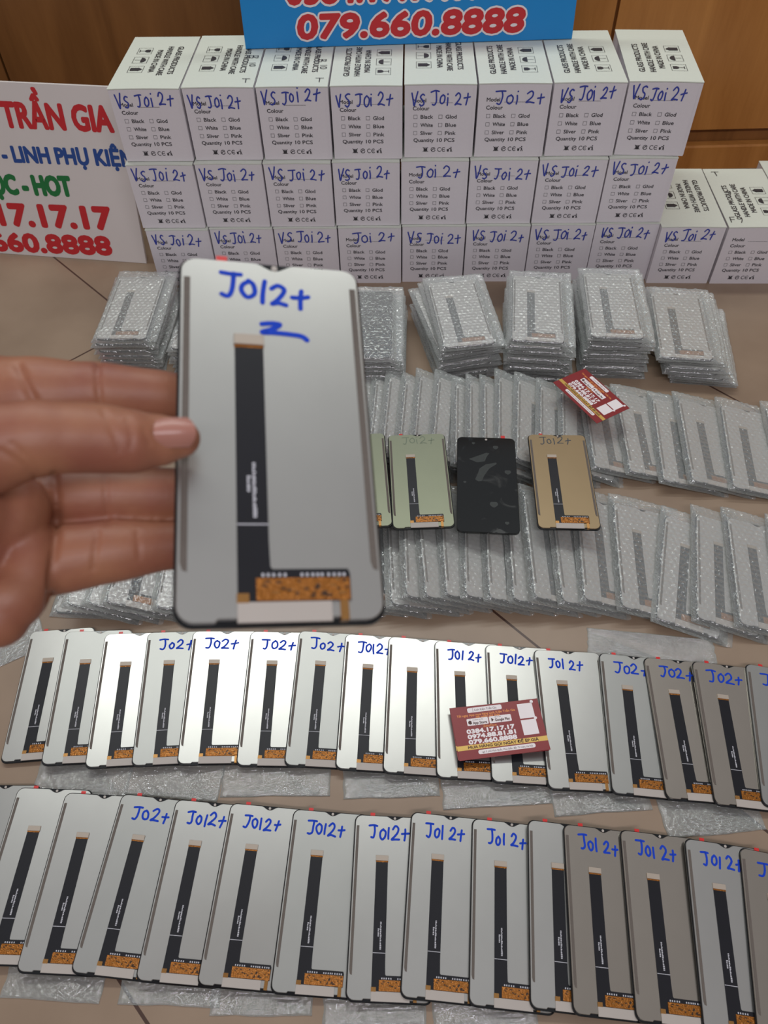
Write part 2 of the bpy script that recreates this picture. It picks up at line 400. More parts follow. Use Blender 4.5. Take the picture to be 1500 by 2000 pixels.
# white sign leaning at the left of the cartons
b0 = at(0, 495, 0); b1 = at(286, 515, 0)
ax = (b1 - b0).normalized(); lean = math.radians(13)
hz = Vector((ax.y, -ax.x, 0)) * -1
hz = Vector((-ax.y, ax.x, 0))
ay = (Vector((0, 0, 1)) * math.cos(lean) + hz * math.sin(lean)).normalized(); nrm = ax.cross(ay)
P0 = b0 - ax * 0.42
tl = hit(110, 164, b0, nrm); hgt = (tl - b0).dot(ay); wdt = (b1 - P0).length
sign('shop_sign', M['signwhite'], (P0, ax, ay, wdt, hgt), b0, nrm, .005, [
    ('TRẦN GIA', M['red'], (10, 247), (222, 257), (12, 199), .06, 0, 0),
    ('- LINH PHỤ KIỆN', M['blue'], (8, 315), (262, 325), (8, 285), .065, 0, 0),
    ('ỘC - HOT', M['green'], (-10, 377), (142, 382), (-10, 341), .08, 0, 0),
    ('0384.', M['red'], (-150, 434), (-6, 437), (-150, 394), .085, 0, 0), ('17.17.17', M['red'], (4, 438), (220, 447), (4, 398), .085, 0, 0),
    ('079.', M['red'], (-120, 484), (-18, 488), (-120, 451), .085, 0, 0), ('660.8888', M['red'], (-10, 488), (219, 497), (-10, 455), .085, 0, 0)],
    'white shop sign with red, blue and green lettering leaning beside the cartons')
# blue sign standing on the top cartons
BZ = 0.3035
b0 = at(480, 96, BZ); b1 = at(1117, 76, BZ)
ax = (b1 - b0).normalized(); hz = Vector((-ax.y, ax.x, 0)); lean = math.radians(8)
ay = (Vector((0, 0, 1)) * math.cos(lean) + hz * math.sin(lean)).normalized(); nrm = ax.cross(ay)
sign('shop_sign', M['signblue'], (b0, ax, ay, (b1 - b0).length, 0.30), b0, nrm, .006, [
    ('0384.17.17.17', M['red'], (560, 8), (950, -8), (562, -42), .07, .14, .16),
    ('079.660.8888', M['red'], (582, 75), (1024, 60), (586, 30), .075, .14, .16)],
    'blue sign with red white-edged phone numbers standing on the top cartons')

# ------------------------------------------------------------------ cartons
BW, BD, BH = 0.0975, 0.174, 0.1006
HB = BH - 0.0012

def carton_print_front():
    mb = MB(); z = .0002; W_ = BW
    put_text(mb, 'Model', .012, .0765, .0050, z, .0178, .03, 0, 4); mb.rect(.036, .0755, .066, .0759, z)
    put_text(mb, 'Colour', .012, .0660, .0051, z, .0225, .03, 0, 4)
    for r_, (a, b) in enumerate((('Black', 'Glod'), ('White', 'Blue'), ('Sliver', 'Pink'))):
        y = .0545 - r_ * .0112
        for x, t, wd in ((.013, a, .0165), (.0475, b, .0145)):
            e, q = .0052, .0004
            mb.rect(x, y, x + e, y + q, z); mb.rect(x, y + e - q, x + e, y + e, z); mb.rect(x, y, x + q, y + e, z); mb.rect(x + e - q, y, x + e, y + e, z)
            put_text(mb, t, x + .0098, y + .0002, .0050, z, wd * 1.03, .03, 0, 4)
    put_text(mb, 'Quantity', .0135, .0225, .0050, z, .0285, .03, 0, 4); put_text(mb, '10 PCS', .0465, .0225, .0050, z, .0245, .03, 0, 4)
    y = .0085
    # crossed bin, recycling arrow, CE, litter figure
    mb.prism([(.0285, y), (.0325, y), (.0332, y + .0045), (.0278, y + .0045)], z, z + 2e-5)
    stroke(mb, [(.027, y + .0002), (.034, y + .0062)], .0008, z + 4e-5); stroke(mb, [(.034, y + .0002), (.027, y + .0062)], .0008, z + 8e-5)
    mb.rect(.0275, y + .005, .0335, y + .0058, z)
    arc = [(.0415 + .003 * math.cos(t), y + .003 + .003 * math.sin(t)) for t in np.linspace(.5, 6.0, 16)]
    stroke(mb, arc, .0009, z); stroke(mb, [(.0395, y + .002), (.0415, y + .0042), (.0435, y + .0035)], .001, z + 1e-4)
    for cx in (.0505, .0565):
        stroke(mb, [(cx + .0026 * math.cos(t), y + .003 + .0028 * math.sin(t)) for t in np.linspace(.9, 5.4, 12)], .0009, z)
    stroke(mb, [(.0545, y + .003), (.0577, y + .003)], .0009, z + 1e-4)
    mb.poly([(.0612, y), (.0637, y), (.0640, y + .0035), (.0609, y + .0035)], z)
    stroke(mb, [(.0662, y), (.0668, y + .003), (.0672, y + .0042)], .001, z); stroke(mb, [(.0682, y), (.0672, y + .003), (.0658, y + .0045), (.0640, y + .0042)], .001, z + 1e-4)
    mb.poly(disc(.0668, y + .006, .0009, 8), z)
    # stand it up on the front face
    return mb.xf(lambda p: Vector((p.x, -.00005 - p.z, p.y)))

def carton_print_lid(flip):
    mb = MB(); z = .0002
    # laid out as a label read with the carton's side toward the reader, then turned onto the lid; u = along depth, v = across
    L0 = .02
    put_text(mb, 'GLASS PRODUCTS', L0, .073, .0080, z, .092, .02, 0, 4)
    put_text(mb, 'HANDLE WITH CARE', L0, .0585, .0080, z, .096, .02, 0, 4)
    put_text(mb, 'MADE IN CHINA', L0 + .012, .045, .0080, z, .074, .02, 0, 4)
    for k in range(3):
        x, y = L0 + .004 + k * .031, .016
        e, q = .021, .0005
        mb.rect(x, y, x + e, y + q, z); mb.rect(x, y + e - q, x + e, y + e, z); mb.rect(x, y, x + q, y + e, z); mb.rect(x + e - q, y, x + e, y + e, z)
        cx, cy = x + e / 2, y + e / 2
        if k == 0:      # wine glass
            mb.poly([(cx - .004, cy + .008), (cx - .0042, cy + .003), (cx - .002, cy), (cx + .002, cy), (cx + .0042, cy + .003), (cx + .004, cy + .008)], z)
            mb.rect(cx - .0005, cy - .007, cx + .0005, cy, z); mb.rect(cx - .004, cy - .008, cx + .004, cy - .007, z)
        elif k == 1:    # umbrella
            mb.poly([(cx + .0075 * math.cos(t), cy + .0005 + .007 * math.sin(t)) for t in np.linspace(0, math.pi, 12)], z)
            mb.rect(cx - .0004, cy - .0085, cx + .0004, cy + .0005, z)
        else:           # up arrow
            mb.poly([(cx, cy + .009), (cx - .0055, cy + .003), (cx + .0055, cy + .003)], z)
            mb.rect(cx - .0045, cy - .008, cx + .0045, cy + .003, z)
    def tr(p):
        x, y = p.y, BD - .018 - p.x           # text runs from the back towards the front
        if flip: x, y = BW - x, BD - y - .01
        return Vector((x, y, BH + p.z))
    return mb.xf(tr)

front_me = carton_print_front().mesh('front_printing', M['ink'])
lid_me = [carton_print_lid(0).mesh('lid_printing', M['ink']), carton_print_lid(1).mesh('lid_printing', M['ink'])]
def carton_meshes():
    mb = MB()
    # open-front sleeve of card: body with a visible fold and the tuck flap's edge along the front
    mb.box(.0006, 0, 0, BW - .0006, BD, HB - .0004, .0008)
    mb.add([(BW - .0042, -.0003, .004), (BW - .0034, -.0003, .004), (BW - .0034, -.0003, HB - .004), (BW - .0042, -.0003, HB - .004)], [(0, 1, 2, 3)])
    body = mb.mesh('carton_body', M['card'])
    mb = MB()
    n = 8
    # lid panel with a slightly sprung front edge and a short lip folded down
    V = []; Fs = []
    for j, y in enumerate((-.0007, .002, .012, BD * .5, BD)):
        for i in range(n + 1):
            x = BW * i / n; lift = .0006 * math.sin(math.pi * i / n) * math.exp(-y / .03)
            V.append((x, y, HB + .0006 + lift))
    for j in range(4):
        for i in range(n): Fs.append((j * (n + 1) + i, j * (n + 1) + i + 1, (j + 1) * (n + 1) + i + 1, (j + 1) * (n + 1) + i))
    k = len(V); V += [(x, y, z - .0013) for x, y, z in V]
    Fs += [tuple(reversed([q + k for q in f])) for f in Fs]
    rim = list(range(n + 1)) + [(j + 1) * (n + 1) - 1 for j in range(1, 5)] + [4 * (n + 1) + i for i in range(n - 1, -1, -1)] + [j * (n + 1) for j in range(3, 0, -1)]
    Fs += [(rim[i], rim[i] + k, rim[(i + 1) % len(rim)] + k, rim[(i + 1) % len(rim)]) for i in range(len(rim))]
    mb.add(V, Fs)
    lid = mb.mesh('carton_lid', M['cardlid'])
    mb = MB(); mb.box(BW - .0006, .001, .001, BW + .0001, BD - .002, HB - .002, .0003)
    return body, lid, mb.mesh('glue_flap', M['card'])
body_me, lidm_me, flap_me = carton_meshes()

def carton(x, y, z, phi, hand, flip, label, group, seed, marks=None, lidshow=True):
    r = random.Random(seed)
    t = empty('carton'); t.location = (x, y, z); t.rotation_euler = (0, 0, phi)
    link('carton_body', body_me, t); link('carton_lid', lidm_me, t); link('glue_flap', flap_me, t)
    link('front_printing', front_me, t)
    if lidshow: link('lid_printing', lid_me[flip], t)
    if hand:
        mb = MB(); s = hand
        x0 = .008 if s.startswith('V') else .022
        write(mb, s, x0 + r.uniform(-.002, .003), .0725 + r.uniform(-.002, .003), .0180, .084 - x0 + r.uniform(-.004, .006), .0020, .0004, r, r.uniform(-.02, .09))
        mb.xf(lambda p: Vector((p.x, -.00005 - p.z, p.y)))
        h = mb.obj('handwriting', M['marker'], t)
    if marks:
        mb = MB()
        for s, mx, my, hh, ww, rot in marks: write(mb, s, mx, my, hh, ww, .0012, BH + .0004, r, 0, rot)
        mb.obj('lid_marking', M['ink'], t)
    tag(t, label, 'carton', group); return t

PHI = -.042
def carton_row(px, z, zpix, hands, flips, where, group, seed, phis=None, marks={}):
    pts = [at(a, b, zpix) for a, b in px]
    fx = np.polyfit(range(len(px)), [p.x for p in pts], 1); fy = np.polyfit(range(len(px)), [p.y for p in pts], 1)
    rr = random.Random(seed)
    for i in range(len(px)):
        x = fx[1] + max(fx[0], BW + .0016) * i; y = fy[1] + fy[0] * i + rr.uniform(-.0012, .0012)
        ph = PHI + (phis or {}).get(i, 0) + rr.uniform(-.002, .002)
        carton(x, y, z, ph, hands[i], flips[i], where % ORD[i], group, seed * 31 + i, marks.get(i), z > .15)
carton_row([(282, 449), (406, 446), (531, 443), (659, 447), (784, 438), (906, 438), (1032, 437), (1160, 437)], 0, BH,
    ['VS JOi 2+'] * 3 + ['JOi 2+'] + ['VS JOi 2+'] * 4, [0] * 8,
    'white carton on the floor, %s along the lowest layer from the white sign', 'cartons in the lowest layer', 11)
carton_row([(280, 446), (407, 444), (530, 441), (655, 444), (782, 438), (906, 437), (1037, 434), (1167, 435)], BH + .0006, BH,
    ['VS JOi 2+'] * 4 + ['JOi 2+'] + ['VS JOi 2+'] * 3, [0] * 8,
    'white carton in the middle layer, %s along from the white sign', 'cartons in the middle layer', 12)
carton_row([(247, 317), (384, 316), (518, 312), (650, 312), (793, 308), (928, 306), (1060, 305), (1197, 307)], 2 * BH + .0012, 2 * BH,
    ['VS JOi 2+'] * 5 + ['JOi 2+'] + ['VS JOi 2+'] * 2, [0, 0, 0, 1, 0, 1, 1, 1],
    'white carton with a visible lid in the topmost layer, %s along from the white sign', 'cartons in the topmost layer', 13, {7: -.05},
    {1: [('T', .080, .012, .012, .010, 0), ('1O', .083, .075, .012, .012, -1.5), ('B', .080, .10, .012, .010, -1.5)],
     2: [('T', .080, .012, .012, .010, 0), ('1O', .083, .065, .012, .012, -1.5), ('B', .078, .085, .012, .010, -1.5)]})
p = at(1293, 442, BH); carton(p.x, p.y, 0, PHI - .01, 'VS JOi 2+', 0, 'white carton with blue writing on the floor beside the lowest layer, lid showing', None, 501)
p = at(1422, 443, BH); carton(p.x + .002, p.y, 0, PHI + .0, None, 1, 'white carton with a blank model line and pen marks on its lid', None, 502, [('F9', .006, .012, .016, .02, 0), ('T', .012, .150, .012, .010, 0), ('9', .02, .09, .014, .008, 0)])
p = at(1422, 443, BH); carton(p.x + .1025, p.y + .022, 0, PHI, None, 0, 'white carton just peeking in at the picture edge behind the blank carton', None, 503)

# ------------------------------------------------------------------ display panels
PW, PL = 0.072, 0.150
def Y(v): return PL * (1 - v)
def X(u): return PW * u
ZG, ZP = .0015, .0028

def lcd_meshes():
    D = {}
    mb = MB(); mb.prism(rrect(0, 0, PW, PL, .0065, 6), 0, ZG, .0003); D['glass'] = mb.mesh('glass_panel', M['glass'])
    # metal back plate: rounded, a dip at the top middle, a step along the bottom
    a = .0009; r = .006
    pts = []
    for k in range(6):
        t = math.radians(180 + 90 * k / 5); pts.append((a + r + r * math.cos(t), a + .0006 + r + r * math.sin(t)))
    pts += [(X(.19), a + .0006), (X(.205), a + .0018), (X(.80), a + .0018), (X(.82), a + .0006)]
    for k in range(6):
        t = math.radians(-90 + 90 * k / 5); pts.append((PW - a - r + r * math.cos(t), a + .0006 + r + r * math.sin(t)))
    for k in range(6):
        t = math.radians(90 * k / 5); pts.append((PW - a - r + r * math.cos(t), PL - a - r + r * math.sin(t)))
    nc = X(.52)
    for k in range(9):
        q = k / 8; x = nc + .0075 - .015 * q; pts.append((x, PL - a - .0032 * (0.5 - 0.5 * math.cos(2 * math.pi * q)) ** .8))
    for k in range(6):
        t = math.radians(90 + 90 * k / 5); pts.append((a + r + r * math.cos(t), PL - a - r + r * math.sin(t)))
    for mname in ('silver', 'dull', 'veiled', 'wall_tint', 'gold', 'sage'):
        mb = MB(); mb.prism(pts, ZG, ZP, .0003); D['plate_' + mname] = mb.mesh('back_plate', M[mname])
    mb = MB(); mb.prism(disc(nc, PL - .0022, .0012, 12), ZG, ZG + .0006); D['lens'] = mb.mesh('camera_hole', M['tape'])
    for side, u0, u1 in (('l', .028, .062), ('r', .940, .974)):
        mb = MB(); mb.prism([(X(u0), Y(.85)), (X(u0) + .0008, Y(.868)), (X(u1), Y(.872)), (X(u1), Y(.068)), (X(u0), Y(.068))], ZP, ZP + .00018); D['strip_' + side] = mb.mesh('adhesive_strip', M['strip'])
    z0, z1 = ZP, ZP + .00035
    mb = MB()
    mb.prism([(X(.292), Y(.965)), (X(.40), Y(.965)), (X(.40), Y(.945)), (X(.83), Y(.945)), (X(.832), Y(.880)), (X(.822), Y(.868)), (X(.458), Y(.868)), (X(.448), Y(.862)), (X(.444), Y(.80)), (X(.444), Y(.27)), (X(.294), Y(.27))], z0, z1)
    D['flex'] = mb.mesh('flex_cable', M['flex'])
    mb = MB(); mb.rect(X(.294), Y(.760), X(.444), Y(.757), z1 + 5e-5)
    r = random.Random(3)
    for col, (v0, v1) in ((.372, (.60, .74)), (.345, (.635, .675))):
        v = v0
        while v < v1:
            dv = r.uniform(.004, .008); x = X(col)
            mb.rect(x, Y(v + dv), x + .0011 + r.uniform(-.0003, .0003), Y(v), z1 + 5e-5); v += dv + .0022
    for k in range(16):
        u = .405 + .026 * k + r.uniform(-.004, .004)
        if k in (5, 6): continue
        mb.rect(X(u), Y(.886), X(u) + .0009, Y(.878) , z1 + 5e-5)
    D['code'] = mb.mesh('printed_code', M['code'])
    mb = MB(); mb.prism([(X(.290), Y(.268)), (X(.448), Y(.268)), (X(.448), Y(.238)), (X(.290), Y(.238))], z0, z0 + .0011, .0001); D['conn'] = mb.mesh('cable_connector', M['connector'])
    mb = MB(); mb.rect(X(.292), Y(.276), X(.446), Y(.268), z1 + 1e-4); D['edge'] = mb.mesh('gold_contacts', M['copper'])
    mb = MB(); mb.prism([(X(.378), Y(.943)), (X(.826), Y(.943)), (X(.826), Y(.890)), (X(.378), Y(.890))], z1, z1 + .00045)
    D['copper'] = mb.mesh('circuit_strip', M['copper'])
    mb = MB(); zz = z1 + .00045
    for k in range(22):
        x = X(.39 + .42 * r.random()); y = Y(.937 - .042 * r.random()); mb.box(x, y, zz, x + r.uniform(.0006, .002), y + r.uniform(.0005, .0012), zz + r.uniform(.0002, .0005))
    D['chips'] = mb.mesh('chips', M['chip'])
    mb = MB()
    for k in range(7):
        x = X(.40 + .40 * r.random()); y = Y(.940 - .045 * r.random()); mb.box(x, y, zz, x + r.uniform(.0006, .003), y + r.uniform(.0004, .0009), zz + .0003)
    mb.box(X(.775), Y(.990), ZG, X(.815), Y(.943), ZP + .0007); mb.box(X(.288), Y(.947), z1, X(.345), Y(.925), z1 + .0003)
    D['pads'] = mb.mesh('gold_pads', M['goldpad'])
    mb = MB(); mb.prism([(X(.290), Y(.992)), (X(.735), Y(.992)), (X(.735), Y(.945)), (X(.290), Y(.945))], ZP - .0006, ZP + .0006, .0001); D['tape'] = mb.mesh('bottom_tape', M['tape'])
    mb = MB(); mb.prism([(X(.20), PL - .001), (X(.26), PL - .001), (X(.26), PL + .0022), (X(.20), PL + .0022)], ZG - .0003, ZG); D['tab'] = mb.mesh('pull_tab', M['tab'])
    # the two-piece version seen through bubble film
    return D
LD = lcd_meshes()

def lcd(metal='silver'):
    t = empty('display_panel')
    link('glass_panel', LD['glass'], t); link('back_plate', LD['plate_' + metal], t); link('camera_hole', LD['lens'], t)
    link('adhesive_strip', LD['strip_l'], t); link('adhesive_strip', LD['strip_r'], t)
    fx = link('flex_cable', LD['flex'], t)
    link('printed_code', LD['code'], fx); link('cable_connector', LD['conn'], fx); link('gold_contacts', LD['edge'], fx)
    link('circuit_strip', LD['copper'], fx); link('chips', LD['chips'], fx); link('gold_pads', LD['pads'], fx)
    link('bottom_tape', LD['tape'], t); link('pull_tab', LD['tab'], t)
    return t

def pen(t, s, seed, x=.20, w=.48, y=.045, m_='marker2', h=.0125, wd=.0019, slope=0):
    mb = MB(); r = random.Random(seed)
    write(mb, s, X(x), Y(y) - h, h, PW * w, wd, ZP + .00008, r, slope)
    return mb.obj('handwriting', M[m_], t)

def pose(bl, tl, alpha):
    """frame with origin bl, y toward tl, x to the right dipping by alpha"""
    y = (tl - bl).normalized(); h = Vector((y.y, -y.x, 0)).normalized()
    x = (h * math.cos(alpha) - Vector((0, 0, 1)) * math.sin(alpha)); x = (x - y * x.dot(y)).normalized()
    n = x.cross(y)
    return x, y, n

def frame(o, org, x, y, n):
    o.matrix_world = Matrix(((x.x, y.x, n.x, org.x), (x.y, y.y, n.y, org.y), (x.z, y.z, n.z, org.z), (0, 0, 0, 1)))

def fan(px, W_, t, z0, L_, ymid, start=None):
    """px = list of (TL pixel, BL pixel) of the left edges; each piece leans on the one before it.
    Returns list of (origin of the underside's lower left corner, x, y, n)."""
    n = len(px); ze = z0 + t + (.018 if W_ > .075 else .004)
    E = []; D = []
    for (a, b) in px:
        A = at(*a, ze); B = at(*b, ze); d = (A - B).normalized(); m = (A + B) / 2
        E.append(m.x + d.x * (ymid - m.y) / d.y); D.append((m, d))
    for i in range(1, n):
        if E[i] < E[i - 1] + .019:
            D[i] = (D[i][0] + Vector((E[i - 1] + .019 - E[i], 0, 0)), D[i][1]); E[i] = E[i - 1] + .019
    zl = []; al = []; tops = []
    for i in range(n):
        def ok(z):
            sa = (z - t - z0) / W_; ta = sa / math.sqrt(1 - sa * sa)
            for (xj, zj, tj, rj) in tops[-5:]:
                for q in range(9):
                    x = E[i] + (rj - E[i]) * q / 8
                    if rj <= E[i]: continue
                    if (z - t / math.sqrt(1 - sa * sa)) - ta * (x - E[i]) < zj - tj * (x - xj) + .0004: return False
            return True
        z = z0 + t
        while not ok(z) and z < z0 + t + .42 * W_: z += .0004
        q = math.asin((z - t - z0) / W_); zl.append(z); al.append(q)
        tops.append((E[i], z, math.tan(q), E[i] + W_ * math.cos(q)))
    out = []
    for (m, d), z, q in zip(D, zl, al):
        bl = m - d * L_ / 2; bl.z = z
        x, y, nn = pose(bl, bl + d, q)
        out.append((bl - nn * t, x, y, nn, q))
    return out

# upper loose row
A_TL = [(57, 1227), (131, 1234), (207, 1239), (290, 1235), (378, 1232), (490, 1232), (585, 1231), (675, 1237), (759, 1243), (848, 1251), (947, 1255), (1041, 1267), (1168, 1272), (1255, 1280), (1348, 1291), (1454, 1293)]
A_BL = [(-6, 1490), (79, 1500), (165, 1505), (256, 1502), (345, 1498), (460, 1500), (554, 1500), (654, 1506), (747, 1513), (852, 1522), (960, 1533), (1071, 1545), (1196, 1555), (1302, 1567), (1396, 1576), (1489, 1577)]
A_TX = ['', '', '', 'Jo2+', 'JO2+', 'JO2+', 'JO2+', 'JO12+', '', 'JO1 2+', 'JO12+', 'JO1 2+', 'JO2+', 'JO2+', 'JO2+', 'J']
B_TL = [(-65, 1525), (37, 1535), (130, 1552), (240, 1552), (345, 1563), (452, 1567), (574, 1576), (694, 1590), (803, 1586), (922, 1598), (1029, 1601), (1098, 1610), (1209, 1619), (1334, 1636), (1442, 1652)]
B_BL = [(-185, 1880), (-72, 1888), (31, 1898), (137, 1901), (263, 1916), (383, 1928), (526, 1945), (674, 1957), (781, 1950), (915, 1965), (1035, 1972), (1118, 1985), (1242, 1998), (1375, 2020), (1480, 2040)]
B_TX = ['', '', '', 'JO2+', 'JO12+', 'JO12+', 'JO12+', 'JO12+', 'JO1 2+', 'JO1 2+', '', 'JO1 2+', 'JO1 2+', 'JO1 2+', 'JO']
protos = {k: lcd(k) for k in ('silver', 'dull', 'wall_tint', 'gold', 'sage')}
used = set()
def new_lcd(metal):
    if metal not in used: used.add(metal); return protos[metal]
    o = dup(protos[metal])
    for ch in list(o.children):
        if ch.name.startswith('handwriting'): bpy.data.objects.remove(ch)
    return o
WRAP = .0035
TILT = random.Random(21)
def loose(TL, BL, TX, ymid, where, group, metals, xs):
    for i, (org, x, y, n, q) in enumerate(fan(list(zip(TL, BL)), PW, ZP + .0008, WRAP, PL, ymid)):
        o = new_lcd(metals.get(i, 'silver')); frame(o, org, x, y, n)
        if TX[i]: pen(o, TX[i], i * 7 + len(where), xs.get(i, .2), min(.5, .13 * len(TX[i])) if len(TX[i]) > 1 else .15, .06, slope=-.03)
        mark = ({'wall_tint': 'grey-beige', 'dull': 'dull silver'}.get(metals.get(i), 'silver'), 'with blue writing' if TX[i] else 'without writing')
        tag(o, where % (mark + (ORD[i],)), 'display panel', group)
        o.matrix_world = o.matrix_world @ Matrix.Rotation(math.radians(TILT.uniform(-.1, 1.1)), 4, 'X')
loose(A_TL, A_BL, A_TX, at(700, 1380, .01).y, '%s panel %s, %s along the upper loose row counting from the hand', 'panels in the upper loose row', {1: 'dull', 3: 'dull', 6: 'dull', 12: 'dull', 13: 'wall_tint', 14: 'wall_tint', 15: 'dull'}, {})
loose(B_TL, B_BL, B_TX, at(700, 1760, .01).y, '%s panel %s, %s along the nearest loose row counting from the hand', 'panels in the nearest loose row', {3: 'dull', 6: 'dull', 11: 'wall_tint', 12: 'wall_tint', 14: 'wall_tint'}, {})

# ------------------------------------------------------------------ bubble-wrapped panels
SW, SL = .093, .170
def film_sleeve(seed, W_=SW, L_=SL, thick=.0058, pan=(.005, .078, .004, .155), nx=58, ny=104, single=False):
    r = np.random.RandomState(seed)
    u = np.linspace(0, W_, nx + 1); v = np.linspace(0, L_, ny + 1); U, V = np.meshgrid(u, v)
    def noise(sc, amp):
        z = np.zeros_like(U)
        for k in range(7):
            a, b, ph = r.normal(0, sc), r.normal(0, sc), r.uniform(0, 6.28); z += np.sin(U * a + V * b + ph)
        return amp * z / 3
    def sst(x): x = np.clip(x, 0, 1); return x * x * (3 - 2 * x)
    if single: base = np.full_like(U, .0012) + np.abs(noise(60, .0010))
    else:
        e = .0045
        inside = sst((U - pan[0] + e) / e) * sst((pan[1] + e - U) / e) * sst((V - pan[2] + e) / e) * sst((pan[3] + 1.6 * e - V) / (1.6 * e))
        flange = .0012 + np.abs(noise(130, .0010)) + .0012 * sst((V - pan[3]) / .012) * (1 + noise(220, .8) / .8 * .5)
        base = flange * (1 - inside) + thick * inside
    sp = .0074; rr = sp * .46
    bub = np.zeros_like(U)
    row = np.floor(V / (sp * .866))
    for dr in (-1, 0, 1):
        rw = row + dr; cy = (rw + .5) * sp * .866
        off = np.where(np.mod(rw, 2) == 0, 0, sp / 2)
        cx = np.round((U - off) / sp) * sp + off
        d2 = ((U - cx) ** 2 + (V - cy) ** 2) / rr ** 2
        bub = np.maximum(bub, np.clip(1 - d2, 0, 1) ** 1.3)
    top = base + (.0008 if single else .0011) * bub + noise(420, .00022) + noise(900, .00012)
    edge = np.minimum(np.minimum(U, W_ - U), np.minimum(V, L_ - V)); top = .0006 + (top - .0006) * sst(edge / .0025) ** .5
    wob = noise(160, .0007); wob2 = noise(160, .0007)
    Xo = U + wob * sst(1 - edge / .02); Yo = V + wob2 * sst(1 - edge / .02)
    P = np.stack([Xo, Yo, top], -1).reshape(-1, 3)
    bot = np.stack([Xo, Yo, np.minimum(np.full_like(U, .0002), top)], -1).reshape(-1, 3)
    n1 = nx + 1; idx = np.arange((nx + 1) * (ny + 1)).reshape(ny + 1, nx + 1)
    q = np.stack([idx[:-1, :-1], idx[:-1, 1:], idx[1:, 1:], idx[1:, :-1]], -1).reshape(-1, 4)
    st = 8   # the plain underside needs fewer faces
    K = len(P)
    rim = list(idx[0, :]) + list(idx[1:, -1]) + list(idx[-1, -2::-1]) + list(idx[-2:0:-1, 0])
    Bv = bot[rim]; nr = len(rim)
    faces = [tuple(a) for a in q.tolist()] + [(rim[i], K + i, K + (i + 1) % nr, rim[(i + 1) % nr]) for i in range(nr)] + [tuple(K + i for i in range(nr - 1, -1, -1))]
    me = bpy.data.meshes.new('bubble_sleeve'); me.from_pydata(np.concatenate([P, Bv]).tolist(), [], faces); me.update()
    me.polygons.foreach_set('use_smooth', [True] * len(me.polygons)); me.materials.append(M['film'])
    return me
SLV = [film_sleeve(s) for s in (1, 2, 3, 4)]
FLOPX, PZ = .0055, .0007
def wrapped(variant, face_down=False, detail=True):
    t = empty('wrapped_display')
    link('bubble_sleeve', SLV[variant % 4], t)
    p = link('display_panel', LD['glass'], t); p.location = (FLOPX, .0045, PZ)
    if face_down:
        p.matrix_local = Matrix.Translation((FLOPX, .0045, PZ + .0028)) ; return t
    if detail:
        link('back_plate', LD['plate_veiled'], p); link('adhesive_strip', LD['strip_l'], p); link('adhesive_strip', LD['strip_r'], p)
        link('flex_cable', LD['flex'], p); link('cable_connector', LD['conn'], p); link('circuit_strip', LD['copper'], p); link('bottom_tape', LD['tape'], p)
    else: link('back_plate', LD['plate_veiled'], p)
    return t
wp = [wrapped(k) for k in range(4)]; wl = [wrapped(k, False, False) for k in range(4)]; wd_ = wrapped(1, True)
taken = set()
def new_wrap(k, plain=False):
    src = (wl if plain else wp)[k % 4]
    if src.name not in taken: taken.add(src.name); return src
    return dup(src)

def wrapped_row(px, ymid, group, label, hidden=(), seed=0):
    for i, (org, x, y, n, q) in enumerate(fan(px, .082, .0072, .0006, SL, ymid)):
        o = new_wrap(i + seed); r = random.Random(seed * 100 + i)
        frame(o, org + y * r.uniform(-.002, .003), x, y, n)
        tag(o, label(i), 'wrapped display', group)

# back wrapped row (its first pieces run on behind the held panel)
vis = [((731, 716), (711, 915)), ((756, 721), (735, 915)), ((789, 729), (770, 918)), ((815, 719), (795, 918)), ((853, 720), (835, 918)), ((885, 731), (882, 923)), ((908, 733), (906, 924)), ((937, 735), (937, 925)),
       ((964, 724), (962, 920)), ((1006, 725), (1001, 922)), ((1049, 732), (1048, 925)), ((1091, 735), (1093, 925)), ((1128, 738), (1157, 922)), ((1193, 739), (1228, 926)), ((1267, 752), (1292, 933)), ((1316, 757), (1349, 941)), ((1401, 760), (1431, 947)), ((1490, 768), (1535, 960))]
hid = [((731 - 36 * k, 714 - k), (711 - 38 * k, 912)) for k in range(7, 0, -1)]
def lab_c(i):
    if i < len(hid): return 'bubble-wrapped display of the back leaning row, wholly behind the held panel'
    j = i - len(hid); return 'bubble-wrapped display, %s of the back leaning row counting from the held panel' % ORD[j]
wrapped_row(hid + vis, at(900, 820, .03).y, 'wrapped displays leaning in the back row', lab_c, seed=1)
# front wrapped row
d_left = [((165, 960), (84, 1170)), ((213, 962), (125, 1180)), ((252, 964), (163, 1184)), ((268, 964), (206, 1186)), ((336, 964), (294, 1187))]
d_hid = [((352 + 44 * k, 962), (326 + 46 * k, 1183 - k)) for k in range(1, 9)]
d_vis = [((747, 960), (757, 1178)), ((780, 958), (787, 1174)), ((804, 956), (825, 1173)), ((851, 955), (865, 1173)), ((898, 953), (903, 1175)), ((937, 952), (949, 1173)), ((980, 950), (997, 1186)), ((1013, 949), (1038, 1185)),
         ((1064, 950), (1093, 1186)), ((1115, 952), (1135, 1180)), ((1190, 954), (1210, 1191)), ((1297, 976), (1277, 1200)), ((1355, 978), (1357, 1207)), ((1413, 983), (1443, 1218)), ((1500, 990), (1530, 1230))]
def lab_d(i):
    if i < 5: return 'bubble-wrapped display, %s of the front leaning row, just below the hand' % ORD[i]
    if i < 13: return 'bubble-wrapped display of the front leaning row, wholly behind the held panel'
    return 'bubble-wrapped display, %s of the front leaning row counting from the held panel' % ORD[i - 13]
wrapped_row(d_left + d_hid + d_vis, at(900, 1070, .03).y, 'wrapped displays leaning in the front row', lab_d, seed=2)

